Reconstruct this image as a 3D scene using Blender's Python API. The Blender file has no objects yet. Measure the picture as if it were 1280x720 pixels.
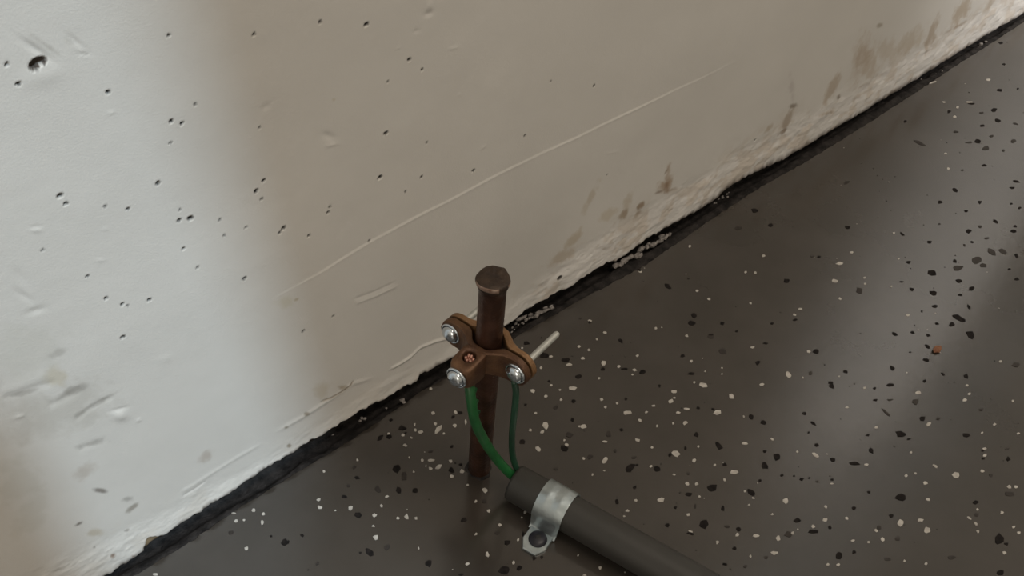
import bpy, bmesh, math, random
import numpy as np
from mathutils import Vector, Matrix

random.seed(7)
rng = np.random.RandomState(7)
scene = bpy.context.scene
COL = scene.collection

# ---------------------------------------------------------------- camera
CAM = np.array([-0.27357677, -0.35925845, 0.53807351])
R = np.array([[0.7343630808653737, 0.42947644213900577, -0.5256052236322787],
              [-0.6753189223045948, 0.5401469067842062, -0.5021809158747608],
              [0.06822916267459668, 0.7237342777146004, 0.6866975146464765]])
FPX = 1200.0
cd = bpy.data.cameras.new('camera')
cd.sensor_width = 36.0
cd.lens = 36.0 * FPX / 1280.0
cd.clip_start = 0.01
cam = bpy.data.objects.new('camera', cd)
COL.objects.link(cam)
M4 = Matrix([list(R[i]) + [CAM[i]] for i in range(3)] + [[0, 0, 0, 1]])
cam.matrix_world = M4
scene.camera = cam

# ---------------------------------------------------------------- world and light
scene.view_settings.view_transform = 'Standard'
scene.view_settings.look = 'None'
scene.view_settings.gamma = 1.0
scene.view_settings.exposure = 0.0
w = bpy.data.worlds.new('hall_ambient')
scene.world = w
w.use_nodes = True
w.node_tree.nodes['Background'].inputs[0].default_value = (1.0, 0.89, 0.73, 1)
w.node_tree.nodes['Background'].inputs[1].default_value = 0.46


def light(name, kind, energy, color, loc, target, **kw):
    d = bpy.data.lights.new(name, kind)
    d.energy = energy
    d.color = color
    for k, v in kw.items():
        setattr(d, k, v)
    o = bpy.data.objects.new(name, d)
    COL.objects.link(o)
    o.location = loc
    o.rotation_euler = (Vector(target) - Vector(loc)).to_track_quat('-Z', 'Y').to_euler()
    return o


# cool daylight that enters by the doorway opposite; its jamb throws the soft edge on the wall
light('daylight', 'SUN', 2.35, (0.68, 0.87, 1.0), (-0.42, -4, 5.7), (-0.30, 0, 0.0), angle=math.radians(0.9))
# warm fixture under the ceiling and the broad opening at the left
light('ceiling_fixture', 'AREA', 21.0, (1.0, 0.87, 0.72), (0.5, -1.0, 2.4), (0.4, -0.1, 0.0), shape='RECTANGLE', size=1.2, size_y=0.3)
light('left_opening', 'AREA', 9.0, (1.0, 0.88, 0.74), (-2.1, -1.6, 1.1), (0.1, 0, 0.1), shape='RECTANGLE', size=0.8, size_y=1.4)
# added spot for daylight on the wall farther right, mirrored by the glossy floor
light('wall_lamp', 'SPOT', 440.0, (1.0, 0.97, 0.93), (1.6, -1.5, 2.0), (1.25, 0, 0.64), spot_size=math.radians(32), spot_blend=1.0, shadow_soft_size=0.10)


# ---------------------------------------------------------------- helpers
def at(px, py, axis, v):
    r = R @ np.array([(px - 640) / FPX, -(py - 360) / FPX, -1.0])
    t = (v - CAM[axis]) / r[axis]
    return CAM + r * t


def fl(px, py, z=0.0):
    return at(px, py, 2, z)


def wl(px, py):
    p = at(px, py, 1, 0.0)
    return p[0], p[2]


def smooth(a, b, x):
    t = np.clip((x - a) / (b - a), 0, 1)
    return t * t * (3 - 2 * t)


def vnoise(x, y, scale, seed):
    """lattice value noise in -1..1"""
    r = np.random.RandomState(seed)
    N = 128
    g = r.uniform(-1, 1, (N, N))
    u = np.asarray(x) / scale + 1000.37
    v = np.asarray(y) / scale + 1000.71
    iu = np.floor(u).astype(int)
    iv = np.floor(v).astype(int)
    fu = u - iu
    fv = v - iv
    fu = fu * fu * (3 - 2 * fu)
    fv = fv * fv * (3 - 2 * fv)
    a = g[iu % N, iv % N]
    b = g[(iu + 1) % N, iv % N]
    c = g[iu % N, (iv + 1) % N]
    d = g[(iu + 1) % N, (iv + 1) % N]
    return (a * (1 - fu) + b * fu) * (1 - fv) + (c * (1 - fu) + d * fu) * fv


def fbm(x, y, scale, seed, octs=4, gain=0.5):
    s = 0
    a = 1.0
    for i in range(octs):
        s = s + a * vnoise(x, y, scale, seed + i)
        scale *= 0.5
        a *= gain
    return s


def mat(name, color, rough=0.5, metal=0.0, color2=None, nscale=50.0, bump=0.0, bscale=200.0, spec=0.5, detail=6, lo=0.35, hi=0.65):
    m = bpy.data.materials.new(name)
    m.use_nodes = True
    nt = m.node_tree
    b = nt.nodes['Principled BSDF']
    b.inputs['Base Color'].default_value = (*color, 1)
    b.inputs['Roughness'].default_value = rough
    b.inputs['Metallic'].default_value = metal
    b.inputs['Specular IOR Level'].default_value = spec
    tc = nt.nodes.new('ShaderNodeTexCoord')
    if color2:
        n = nt.nodes.new('ShaderNodeTexNoise')
        n.inputs['Scale'].default_value = nscale
        n.inputs['Detail'].default_value = detail
        r = nt.nodes.new('ShaderNodeValToRGB')
        r.color_ramp.elements[0].position = lo
        r.color_ramp.elements[0].color = (*color, 1)
        r.color_ramp.elements[1].position = hi
        r.color_ramp.elements[1].color = (*color2, 1)
        nt.links.new(tc.outputs['Object'], n.inputs['Vector'])
        nt.links.new(n.outputs['Fac'], r.inputs['Fac'])
        nt.links.new(r.outputs['Color'], b.inputs['Base Color'])
    if bump:
        n2 = nt.nodes.new('ShaderNodeTexNoise')
        n2.inputs['Scale'].default_value = bscale
        n2.inputs['Detail'].default_value = 4
        bp = nt.nodes.new('ShaderNodeBump')
        bp.inputs['Strength'].default_value = bump
        bp.inputs['Distance'].default_value = 0.001
        nt.links.new(tc.outputs['Object'], n2.inputs['Vector'])
        nt.links.new(n2.outputs['Fac'], bp.inputs['Height'])
        nt.links.new(bp.outputs['Normal'], b.inputs['Normal'])
    return m


def attr_color(m, amount=1.0):
    """multiply the base colour by the mesh's 'stain' attribute"""
    nt = m.node_tree
    b = nt.nodes['Principled BSDF']
    at_ = nt.nodes.new('ShaderNodeAttribute')
    at_.attribute_name = 'stain_shade'
    mx = nt.nodes.new('ShaderNodeMix')
    mx.data_type = 'RGBA'
    mx.blend_type = 'MULTIPLY'
    mx.inputs[0].default_value = amount
    src = b.inputs['Base Color'].links[0].from_socket
    nt.links.new(src, mx.inputs[6])
    nt.links.new(at_.outputs['Color'], mx.inputs[7])
    nt.links.new(mx.outputs[2], b.inputs['Base Color'])


def mesh_obj(name, verts, faces, m, parent=None, smooth_=False, mats=None, idx=None):
    me = bpy.data.meshes.new(name)
    me.from_pydata([tuple(float(c) for c in v) for v in verts], [], faces)
    me.update()
    if m:
        me.materials.append(m)
    if mats:
        for q in mats:
            me.materials.append(q)
        me.polygons.foreach_set('material_index', idx)
    if smooth_:
        me.polygons.foreach_set('use_smooth', [True] * len(me.polygons))
    o = bpy.data.objects.new(name, me)
    COL.objects.link(o)
    if parent:
        o.parent = parent
    return o


def tag(o, label=None, cat=None, group=None, kind=None):
    if label: o['label'] = label
    if cat: o['category'] = cat
    if group: o['group'] = group
    if kind: o['kind'] = kind
    return o


def empty(name, loc):
    o = bpy.data.objects.new(name, None)
    o.empty_display_size = 0.02
    COL.objects.link(o)
    o.location = loc
    return o


def lathe(prof, n=40, jitter=None):
    """profile of (r, z) -> verts, faces around z; closed with end fans when r==0"""
    V = []
    F = []
    for k, (r, z) in enumerate(prof):
        for i in range(n):
            a = 2 * math.pi * i / n
            rr, zz = (r, z) if jitter is None else jitter(k, a, r, z)
            V.append((rr * math.cos(a), rr * math.sin(a), zz))
    for k in range(len(prof) - 1):
        for i in range(n):
            j = (i + 1) % n
            F.append((k * n + i, k * n + j, (k + 1) * n + j, (k + 1) * n + i))
    return V, F


def tube(pts, rad, n=14, cap=True, inner=None):
    """swept tube along pts; rad number or function of (k, angle)"""
    P = [Vector(p) for p in pts]
    V = []
    F = []
    up = Vector((0.3, 0.2, 1)).normalized()
    t0 = (P[1] - P[0]).normalized()
    nrm = (up - t0 * up.dot(t0)).normalized()
    for k, p in enumerate(P):
        t = (P[min(k + 1, len(P) - 1)] - P[max(k - 1, 0)]).normalized()
        nrm = (nrm - t * nrm.dot(t)).normalized()
        bn = t.cross(nrm)
        for i in range(n):
            a = 2 * math.pi * i / n
            r = rad(k, a) if callable(rad) else rad
            V.append(p + (nrm * math.cos(a) + bn * math.sin(a)) * r)
    for k in range(len(P) - 1):
        for i in range(n):
            j = (i + 1) % n
            F.append((k * n + i, k * n + j, (k + 1) * n + j, (k + 1) * n + i))
    if cap:
        F.append(tuple(range(n - 1, -1, -1)))
        b = (len(P) - 1) * n
        F.append(tuple(range(b, b + n)))
    return V, F


def spline(ctrl, m=12):
    """Catmull-Rom through control points"""
    c = [Vector(p) for p in ctrl]
    c = [c[0] * 2 - c[1]] + c + [c[-1] * 2 - c[-2]]
    out = []
    for k in range(1, len(c) - 2):
        for i in range(m):
            t = i / m
            out.append(0.5 * ((2 * c[k]) + (c[k + 1] - c[k - 1]) * t + (2 * c[k - 1] - 5 * c[k] + 4 * c[k + 1] - c[k + 2]) * t * t
                              + (3 * c[k] - c[k - 1] - 3 * c[k + 1] + c[k + 2]) * t ** 3))
    out.append(c[-2])
    return out


# ---------------------------------------------------------------- materials
M_wall = mat('painted_plaster', (0.60, 0.590, 0.570), 0.62, 0, (0.63, 0.620, 0.600), 9.0, 0.12, 900.0, spec=0.25)
attr_color(M_wall)
M_floor = mat('flake_coating', (0.034, 0.029, 0.0245), 0.17, 0, (0.045, 0.039, 0.034), 14.0, 0.06, 160.0, spec=0.80)
M_white = mat('white_flake', (0.32, 0.30, 0.275), 0.5, 0, (0.46, 0.44, 0.41), 300.0)
M_black = mat('black_flake', (0.008, 0.007, 0.007), 0.8, 0, (0.017, 0.014, 0.013), 300.0, spec=0.1)
M_grey = mat('dim_flake', (0.022, 0.018, 0.016), 0.6, 0, (0.032, 0.027, 0.024), 300.0, spec=0.3)
M_joint = mat('joint_filler', (0.010, 0.009, 0.009), 0.8, 0, (0.034, 0.030, 0.029), 120.0, 0.9, 500.0, spec=0.2)
M_crumb = mat('cement_crumb', (0.12, 0.11, 0.105), 0.8, 0, (0.26, 0.24, 0.23), 400.0)
M_rod = mat('aged_copper', (0.034, 0.016, 0.010), 0.38, 0.6, (0.105, 0.050, 0.033), 55.0, 0.35, 500.0)
M_rodlow = M_rod
M_rodtop = mat('hammered_copper', (0.022, 0.013, 0.009), 0.6, 0.3, (0.052, 0.032, 0.020), 160.0, 0.6, 420.0)
M_bare = mat('worn_copper_edge', (0.34, 0.25, 0.20), 0.4, 0.2, (0.16, 0.09, 0.06), 300.0)
M_bronze = mat('cast_bronze', (0.075, 0.036, 0.021), 0.48, 0.45, (0.16, 0.082, 0.040), 70.0, 0.45, 900.0)
M_bronze2 = mat('cast_bronze_light', (0.15, 0.080, 0.036), 0.48, 0.4, (0.26, 0.145, 0.070), 70.0, 0.45, 900.0)
M_zinc = mat('plated_steel', (0.60, 0.66, 0.72), 0.17, 0.95, (0.74, 0.79, 0.84), 120.0, 0.10, 700.0)
M_shank = mat('screw_thread_steel', (0.42, 0.43, 0.41), 0.5, 0.5, (0.52, 0.53, 0.50), 200.0)
M_slot = mat('slot_dark', (0.02, 0.02, 0.022), 0.6, 0.3)
M_green = mat('green_insulation', (0.008, 0.070, 0.018), 0.42, 0, (0.012, 0.105, 0.028), 60.0, 0.2, 300.0)
M_dgreen = mat('dark_green_insulation', (0.012, 0.045, 0.026), 0.35, 0, (0.018, 0.060, 0.036), 60.0)
M_strand = mat('copper_strand', (0.40, 0.20, 0.14), 0.35, 0.8, (0.5, 0.3, 0.25), 300.0)
M_conduit = mat('grey_conduit_plastic', (0.030, 0.029, 0.026), 0.45, 0, (0.036, 0.034, 0.031), 30.0, spec=0.4)
M_galv = mat('galvanised_steel', (0.38, 0.43, 0.45), 0.30, 0.85, (0.52, 0.58, 0.60), 90.0, 0.2, 300.0)
M_blackscrew = mat('black_oxide', (0.010, 0.010, 0.016), 0.45, 0.2, (0.018, 0.018, 0.028), 200.0)
M_rust = mat('rust_debris', (0.12, 0.045, 0.022), 0.8, 0, (0.22, 0.10, 0.05), 300.0)
M_room = mat('room_wall_paint', (0.55, 0.53, 0.48), 0.7, 0, (0.58, 0.56, 0.51), 5.0)

# ---------------------------------------------------------------- wall_back: the photographed plaster wall
WE = [(150, 712), (215, 662), (275, 625), (325, 592), (370, 565), (400, 546), (411, 539), (447, 517), (469, 504), (479, 502), (503, 486), (519, 479),
      (524, 471), (543, 461), (590, 436), (640, 402), (660, 387), (682, 373), (710, 360), (723, 348), (737, 342), (755, 330), (768, 329), (807, 300), (830, 287), (857, 272),
      (893, 252), (911, 233), (978, 200), (1033, 167), (1078, 144), (1117, 118), (1173, 82), (1235, 43), (1278, 18)]
FE = [(167, 719), (232, 680), (290, 640), (375, 587), (422, 560), (469, 528), (506, 504), (530, 486), (560, 471), (685, 397), (727, 373), (767, 352),
      (800, 335), (851, 300), (900, 266), (951, 233), (1007, 202), (1078, 158), (1142, 117), (1197, 80), (1240, 53), (1278, 28)]
_we = np.array([wl(*p) for p in WE])
_fe = np.array([fl(*p)[:2] for p in FE])


def zedge(x):
    z = np.interp(x, _we[:, 0], _we[:, 1])
    z = np.clip(z, 0.001, 0.011)
    return z + 0.0011 * vnoise(x, x * 0, 0.004, 31) + 0.0007 * vnoise(x, x * 0, 0.0017, 32)


def yfloor(x):
    y = np.interp(x, _fe[:, 0], _fe[:, 1])
    return y + 0.0006 * vnoise(x, x * 0, 0.005, 41) + 0.0004 * vnoise(x, x * 0, 0.0019, 42)


xs = [-2.2, -1.4, -0.9, -0.6, -0.45, -0.38, -0.34]
x = -0.32
while x < 1.05:
    xs.append(x)
    x += 0.00072 + 0.0013 * max(0, (x - 0.15)) * 1.6
xs += [1.1, 1.2, 1.35, 1.6, 2.0, 2.6]
ts = []
t = 0.0
while t < 0.39:
    ts.append(t)
    t += 0.00065 if t < 0.05 else 0.00080
ts += [0.41, 0.45, 0.52, 0.65, 0.9, 1.3, 1.8, 2.4]
xs = np.array(xs)
ts = np.array(ts)
nx, nz = len(xs), len(ts)
XX, TT = np.meshgrid(xs, ts)
ZE = zedge(xs)[None, :]
ZZ = TT + ZE * np.exp(-TT / 0.03)
H = np.zeros_like(XX)
C = np.ones((nz, nx, 3))

# broad trowel undulation and faint texture
H += 0.0007 * fbm(XX, ZZ, 0.11, 1, 3) + 0.00006 * fbm(XX, ZZ, 0.012, 5, 3)
# lumpy hand-laid plaster toe along the bottom
toe = np.interp(XX, [-0.4, -0.1, 0.02, 0.15, 0.45, 1.1], [0.030, 0.018, 0.016, 0.030, 0.034, 0.036])
rough_amt = np.interp(XX, [-0.4, -0.2, -0.05, 0.08, 0.16, 0.5, 1.1], [1.0, 0.8, 0.45, 0.5, 1.0, 0.9, 0.7])
tn = ZZ + 0.006 * fbm(XX, ZZ, 0.05, 11, 3)
H += 0.0018 * (1 - smooth(toe * 0.3, toe * 1.5, tn))
zone = 1 - smooth(toe * 1.0, toe * 1.9, tn)
H += zone * rough_amt * (0.00065 * fbm(XX * 0.55, ZZ, 0.011, 15, 4, 0.55) + 0.00012 * fbm(XX * 0.8, ZZ, 0.003, 21, 2))
H -= 0.004 * (1 - smooth(0.0, 0.0055, TT)) ** 2


def local(px, py, rad):
    cx, cz = wl(px, py)
    i0, i1 = np.searchsorted(xs, [cx - rad, cx + rad])
    j0, j1 = np.searchsorted(ts, [cz - rad - 0.006, cz + rad])
    return cx, cz, slice(max(j0 - 1, 0), j1 + 1), slice(max(i0 - 1, 0), i1 + 1)


def px_scale(px, py):
    cx, cz = wl(px, py)
    d = np.linalg.norm(np.array([cx, 0, cz]) - CAM)
    return d / FPX


def pit(px, py, rpx, depth=0.0022, dark=0.12, ang=0.3, el=1.35):
    s = px_scale(px, py)
    r = max(rpx * s, 0.00062)
    cx, cz, js, is_ = local(px, py, r * 4)
    X = XX[js, is_] - cx
    Z = ZZ[js, is_] - cz
    a = X * math.cos(ang) + Z * math.sin(ang)
    b = -X * math.sin(ang) + Z * math.cos(ang)
    d = np.sqrt((a / el) ** 2 + b ** 2) / r
    f = 1 - smooth(0.55, 1.35, d)
    H[js, is_] -= depth * f
    H[js, is_] += 0.00004 * np.exp(-((d - 1.9) / 0.6) ** 2)
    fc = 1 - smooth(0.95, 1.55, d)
    C[js, is_] *= (1 - (1 - dark) * fc)[..., None]  # shade inside the hole put into the colour


def bump(px, py, lpx, wpx, ang, h):
    """ellipse bump/dent; angle in image degrees, counter-clockwise"""
    c0 = np.array(wl(px, py))
    a = math.radians(ang)
    c1 = np.array(wl(px + math.cos(a) * lpx / 2, py - math.sin(a) * lpx / 2))
    c2 = np.array(wl(px - math.sin(a) * wpx / 2, py - math.cos(a) * wpx / 2))
    A = np.array([c1 - c0, c2 - c0]).T
    Ai = np.linalg.inv(A)
    rad = np.abs(A).sum() * 2.2
    cx, cz, js, is_ = local(px, py, rad)
    X = XX[js, is_] - cx
    Z = ZZ[js, is_] - cz
    u = Ai[0, 0] * X + Ai[0, 1] * Z
    v = Ai[1, 0] * X + Ai[1, 1] * Z
    return js, is_, u, v


def dent(px, py, lpx, wpx, ang, h):
    js, is_, u, v = bump(px, py, lpx, wpx, ang, h)
    H[js, is_] += 0.55 * h * np.exp(-(u * u + v * v) * 1.3)


def stain_shade(px, py, lpx, wpx, ang, col, alpha, seed=0, rag=0.5, h=0.0):
    js, is_, u, v = bump(px, py, lpx, wpx, ang, 0)
    n = fbm(XX[js, is_] + 0.3 * ZZ[js, is_], ZZ[js, is_] * 0.7, 0.007, 60 + seed, 4, 0.65)
    d = np.sqrt(u * u + v * v) + rag * 0.35 * n
    f = (1 - smooth(0.35, 1.35, d)) * alpha
    C[js, is_] = C[js, is_] * (1 - f[..., None]) + C[js, is_] * np.array(col) * f[..., None]
    if h:
        H[js, is_] += h * (1 - smooth(0.6, 1.2, d))


def ridge(pts, wmm, h, below=0.0, fade=True, col=None, alpha=0.6):
    """raised thread along a pixel polyline"""
    P = np.array([wl(*p) for p in pts])
    lo, hi = P.min(0) - 0.02, P.max(0) + 0.02
    i0, i1 = np.searchsorted(xs, [lo[0], hi[0]])
    j0, j1 = np.searchsorted(ts, [lo[1] - 0.008, hi[1]])
    js, is_ = slice(max(j0, 0), j1), slice(i0, i1)
    X = XX[js, is_]
    Z = ZZ[js, is_]
    best = np.full(X.shape, 9.0)
    sgn = np.zeros(X.shape)
    par = np.zeros(X.shape)
    n = len(P) - 1
    for k in range(n):
        a, b = P[k], P[k + 1]
        ab = b - a
        L2 = ab.dot(ab)
        t_ = np.clip(((X - a[0]) * ab[0] + (Z - a[1]) * ab[1]) / L2, 0, 1)
        dx = X - (a[0] + ab[0] * t_)
        dz = Z - (a[1] + ab[1] * t_)
        d = np.sqrt(dx * dx + dz * dz)
        m_ = d < best
        best[m_] = d[m_]
        sgn[m_] = np.sign(ab[0] * dz - ab[1] * dx)[m_]
        par[m_] = ((k + t_) / n)[m_]
    wv = wmm / 1000.0
    env = smooth(0, 0.12, par) * (1 - smooth(0.85, 1, par)) if fade else 1.0
    f = np.exp(-(best / wv) ** 2) * env
    H[js, is_] += 0.38 * h * f
    if below:
        H[js, is_] += below * env * np.where(sgn < 0, np.exp(-best / 0.012), 0)
    if col is not None:
        g = (np.exp(-(best / (wv * 0.9)) ** 2) * env * alpha)[..., None]
        C[js, is_] = C[js, is_] * (1 - g) + C[js, is_] * np.array(col) * g


# pour seam across the wall: the face below stands slightly proud
SEAM = [(330, 378), (400, 340), (460, 303), (520, 270), (560, 250), (620, 218), (680, 189), (720, 171), (780, 142), (840, 113), (880, 95)]
_sm = np.array([wl(*p) for p in SEAM])
zs = np.interp(XX, _sm[:, 0], _sm[:, 1])
se = smooth(_sm[0, 0] - 0.01, _sm[0, 0] + 0.06, XX) * (1 - smooth(0.22, 0.36, XX))
H += se * 0.00035 * (1 - smooth(-0.0007, 0.0007, ZZ - zs)) * smooth(-0.06, -0.001, ZZ - zs)
H += se * 0.00022 * np.exp(-((ZZ - zs + 0.0008) / 0.0008) ** 2) * (0.6 + 0.4 * vnoise(XX, ZZ * 0, 0.02, 55))

# bug holes, read off the photograph and set on the wall plane
PITS3 = [((0, 0), 3, [(405, 345, 5), (642, 455, 5), (683, 463, 6), (632, 133, 5), (733, 392, 3), (955, 132, 5), (25, 240, 7), (68, 313, 6), (640, 537, 3)]),
         ((320, 0), 3, [(243, 85, 7), (415, 92, 8), (575, 223, 7), (622, 261, 5), (488, 500, 8), (466, 667, 8), (620, 663, 4), (813, 638, 6), (31, 679, 6),
                        (640, 534, 3), (15, 480, 3), (5, 716, 7), (495, 307, 3)]),
         ((0, 200), 3, [(225, 134, 9), (247, 165, 6), (395, 175, 4), (481, 185, 6), (593, 88, 8), (677, 189, 4), (716, 221, 10), (673, 229, 7), (826, 226, 4),
                        (841, 284, 4), (689, 334, 6), (740, 403, 3), (915, 444, 8), (329, 437, 5), (398, 519, 5), (459, 541, 5), (478, 546, 4),
                        (560, 525, 7), (459, 663, 8), (923, 254, 4), (160, 339, 3)]),
         ((300, 200), 3, [(91, 79, 6), (64, 119, 8), (83, 149, 4), (338, 177, 4), (331, 197, 6), (163, 256, 8), (149, 273, 5), (258, 284, 6), (484, 303, 5),
                          (527, 67, 8), (680, 64, 4), (621, 119, 3), (874, 39, 6), (237, 642, 6), (348, 585, 3)]),
         ((600, 60), 3.2, [(178, 351, 6), (456, 151, 6), (282, 133, 4), (505, 505, 4), (1102, 368, 5)]),
         ((660, 280), 6, [(227, 397, 19)])]
for (ox, oy), s, L in PITS3:
    for (a, b, r) in L:
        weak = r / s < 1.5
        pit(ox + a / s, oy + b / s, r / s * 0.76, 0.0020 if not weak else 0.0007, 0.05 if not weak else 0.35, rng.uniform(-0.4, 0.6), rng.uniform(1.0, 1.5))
# the big blow hole at upper left and its smeared surround
dent(55, 95, 60, 28, 12, 0.0008)
dent(45, 62, 50, 9, -35, -0.0014)
dent(95, 52, 36, 6, -38, -0.0008)
dent(104, 67, 18, 4, 0, -0.0006)
cx, cz = wl(46, 79)
js, is_, u, v = bump(47, 79, 25, 17, 22, 0)
n_ = fbm(XX[js, is_], ZZ[js, is_], 0.0045, 91, 3)
dd = np.sqrt(u * u + v * v) + 0.22 * n_
notch = np.exp(-(((u - 0.15) / 0.22) ** 2 + ((v + 0.75) / 0.45) ** 2))
f = (1 - smooth(0.72, 1.05, dd + notch * 0.9))
H[js, is_] -= 0.0035 * f
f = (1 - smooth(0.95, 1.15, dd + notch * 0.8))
C[js, is_] *= (1 - f[..., None] * (1 - np.array([0.13, 0.11, 0.10])))  # big hole's inner shade painted into the colour too
# trowel dents with a bright lower lip
for (a, b, l, w_, g, h) in [(333, 134, 14, 9, 35, -0.0007), (412, 171, 18, 10, -20, -0.0011), (415, 182, 18, 4, 10, 0.0006), (536, 17, 14, 8, 20, -0.0010),
                            (537, 6, 7, 14, 0, 0.0008), (520, 39, 9, 5, 20, -0.0006), (566, 60, 12, 4, 10, 0.0005), (603, 184, 9, 4, 40, 0.0005), (45, 288, 15, 5, 0, 0.0006),
                            (46, 283, 15, 4, 0, -0.0005), (126, 326, 14, 4, 0, 0.0005), (132, 287, 8, 4, 0, 0.0004), (139, 141, 12, 5, 15, 0.0005),
                            (574, 118, 5, 4, 0, 0.0004), (498, 60, 6, 4, 45, 0.0004), (765, 190, 16, 4, 10, 0.0003), (150, 519, 20, 14, 0, 0.0020),
                            (149, 511, 22, 4, 12, -0.0010), (173, 525, 6, 5, 0, 0.0008), (207, 448, 22, 12, 20, 0.0004), (24, 520, 14, 5, 15, 0.0008),
                            (30, 370, 30, 8, -35, -0.0010), (45, 388, 26, 9, 15, -0.0010), (25, 345, 30, 12, -50, -0.0006)]:
    dent(a, b, l, w_, g, h)
ridge([(443, 379), (470, 369), (500, 355)], 1.0, 0.0009)
ridge([(440, 374), (468, 364), (496, 351)], 1.0, -0.0008)
ridge([(485, 463), (500, 455), (513, 447), (525, 435), (545, 427), (575, 419)], 1.4, 0.0022, 0.0)
ridge([(470, 472), (440, 480), (420, 494), (380, 520), (340, 543)], 2.0, 0.0012)
ridge([(398, 503), (414, 497), (428, 489), (438, 482), (443, 474)], 0.9, -0.0012, col=(0.45, 0.38, 0.30), alpha=0.8)
ridge([(225, 616), (240, 608), (257, 597), (300, 570), (330, 553)], 1.8, 0.0008)
ridge([(227, 621), (243, 612), (259, 601)], 1.0, -0.0009)
ridge([(0, 497), (20, 492), (45, 483), (75, 476)], 2.2, -0.0009)
ridge([(0, 490), (20, 484), (45, 474), (60, 466)], 4.0, 0.0008)
ridge([(58, 508), (80, 498), (104, 483)], 2.4, -0.0009)
ridge([(92, 528), (108, 513), (124, 502), (144, 496)], 1.8, -0.0008)
ridge([(98, 560), (115, 555), (135, 548)], 2.4, -0.0007)
GREY = (0.62, 0.61, 0.60)
BRN = (0.66, 0.56, 0.46)
DARK = (0.22, 0.19, 0.17)
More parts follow.
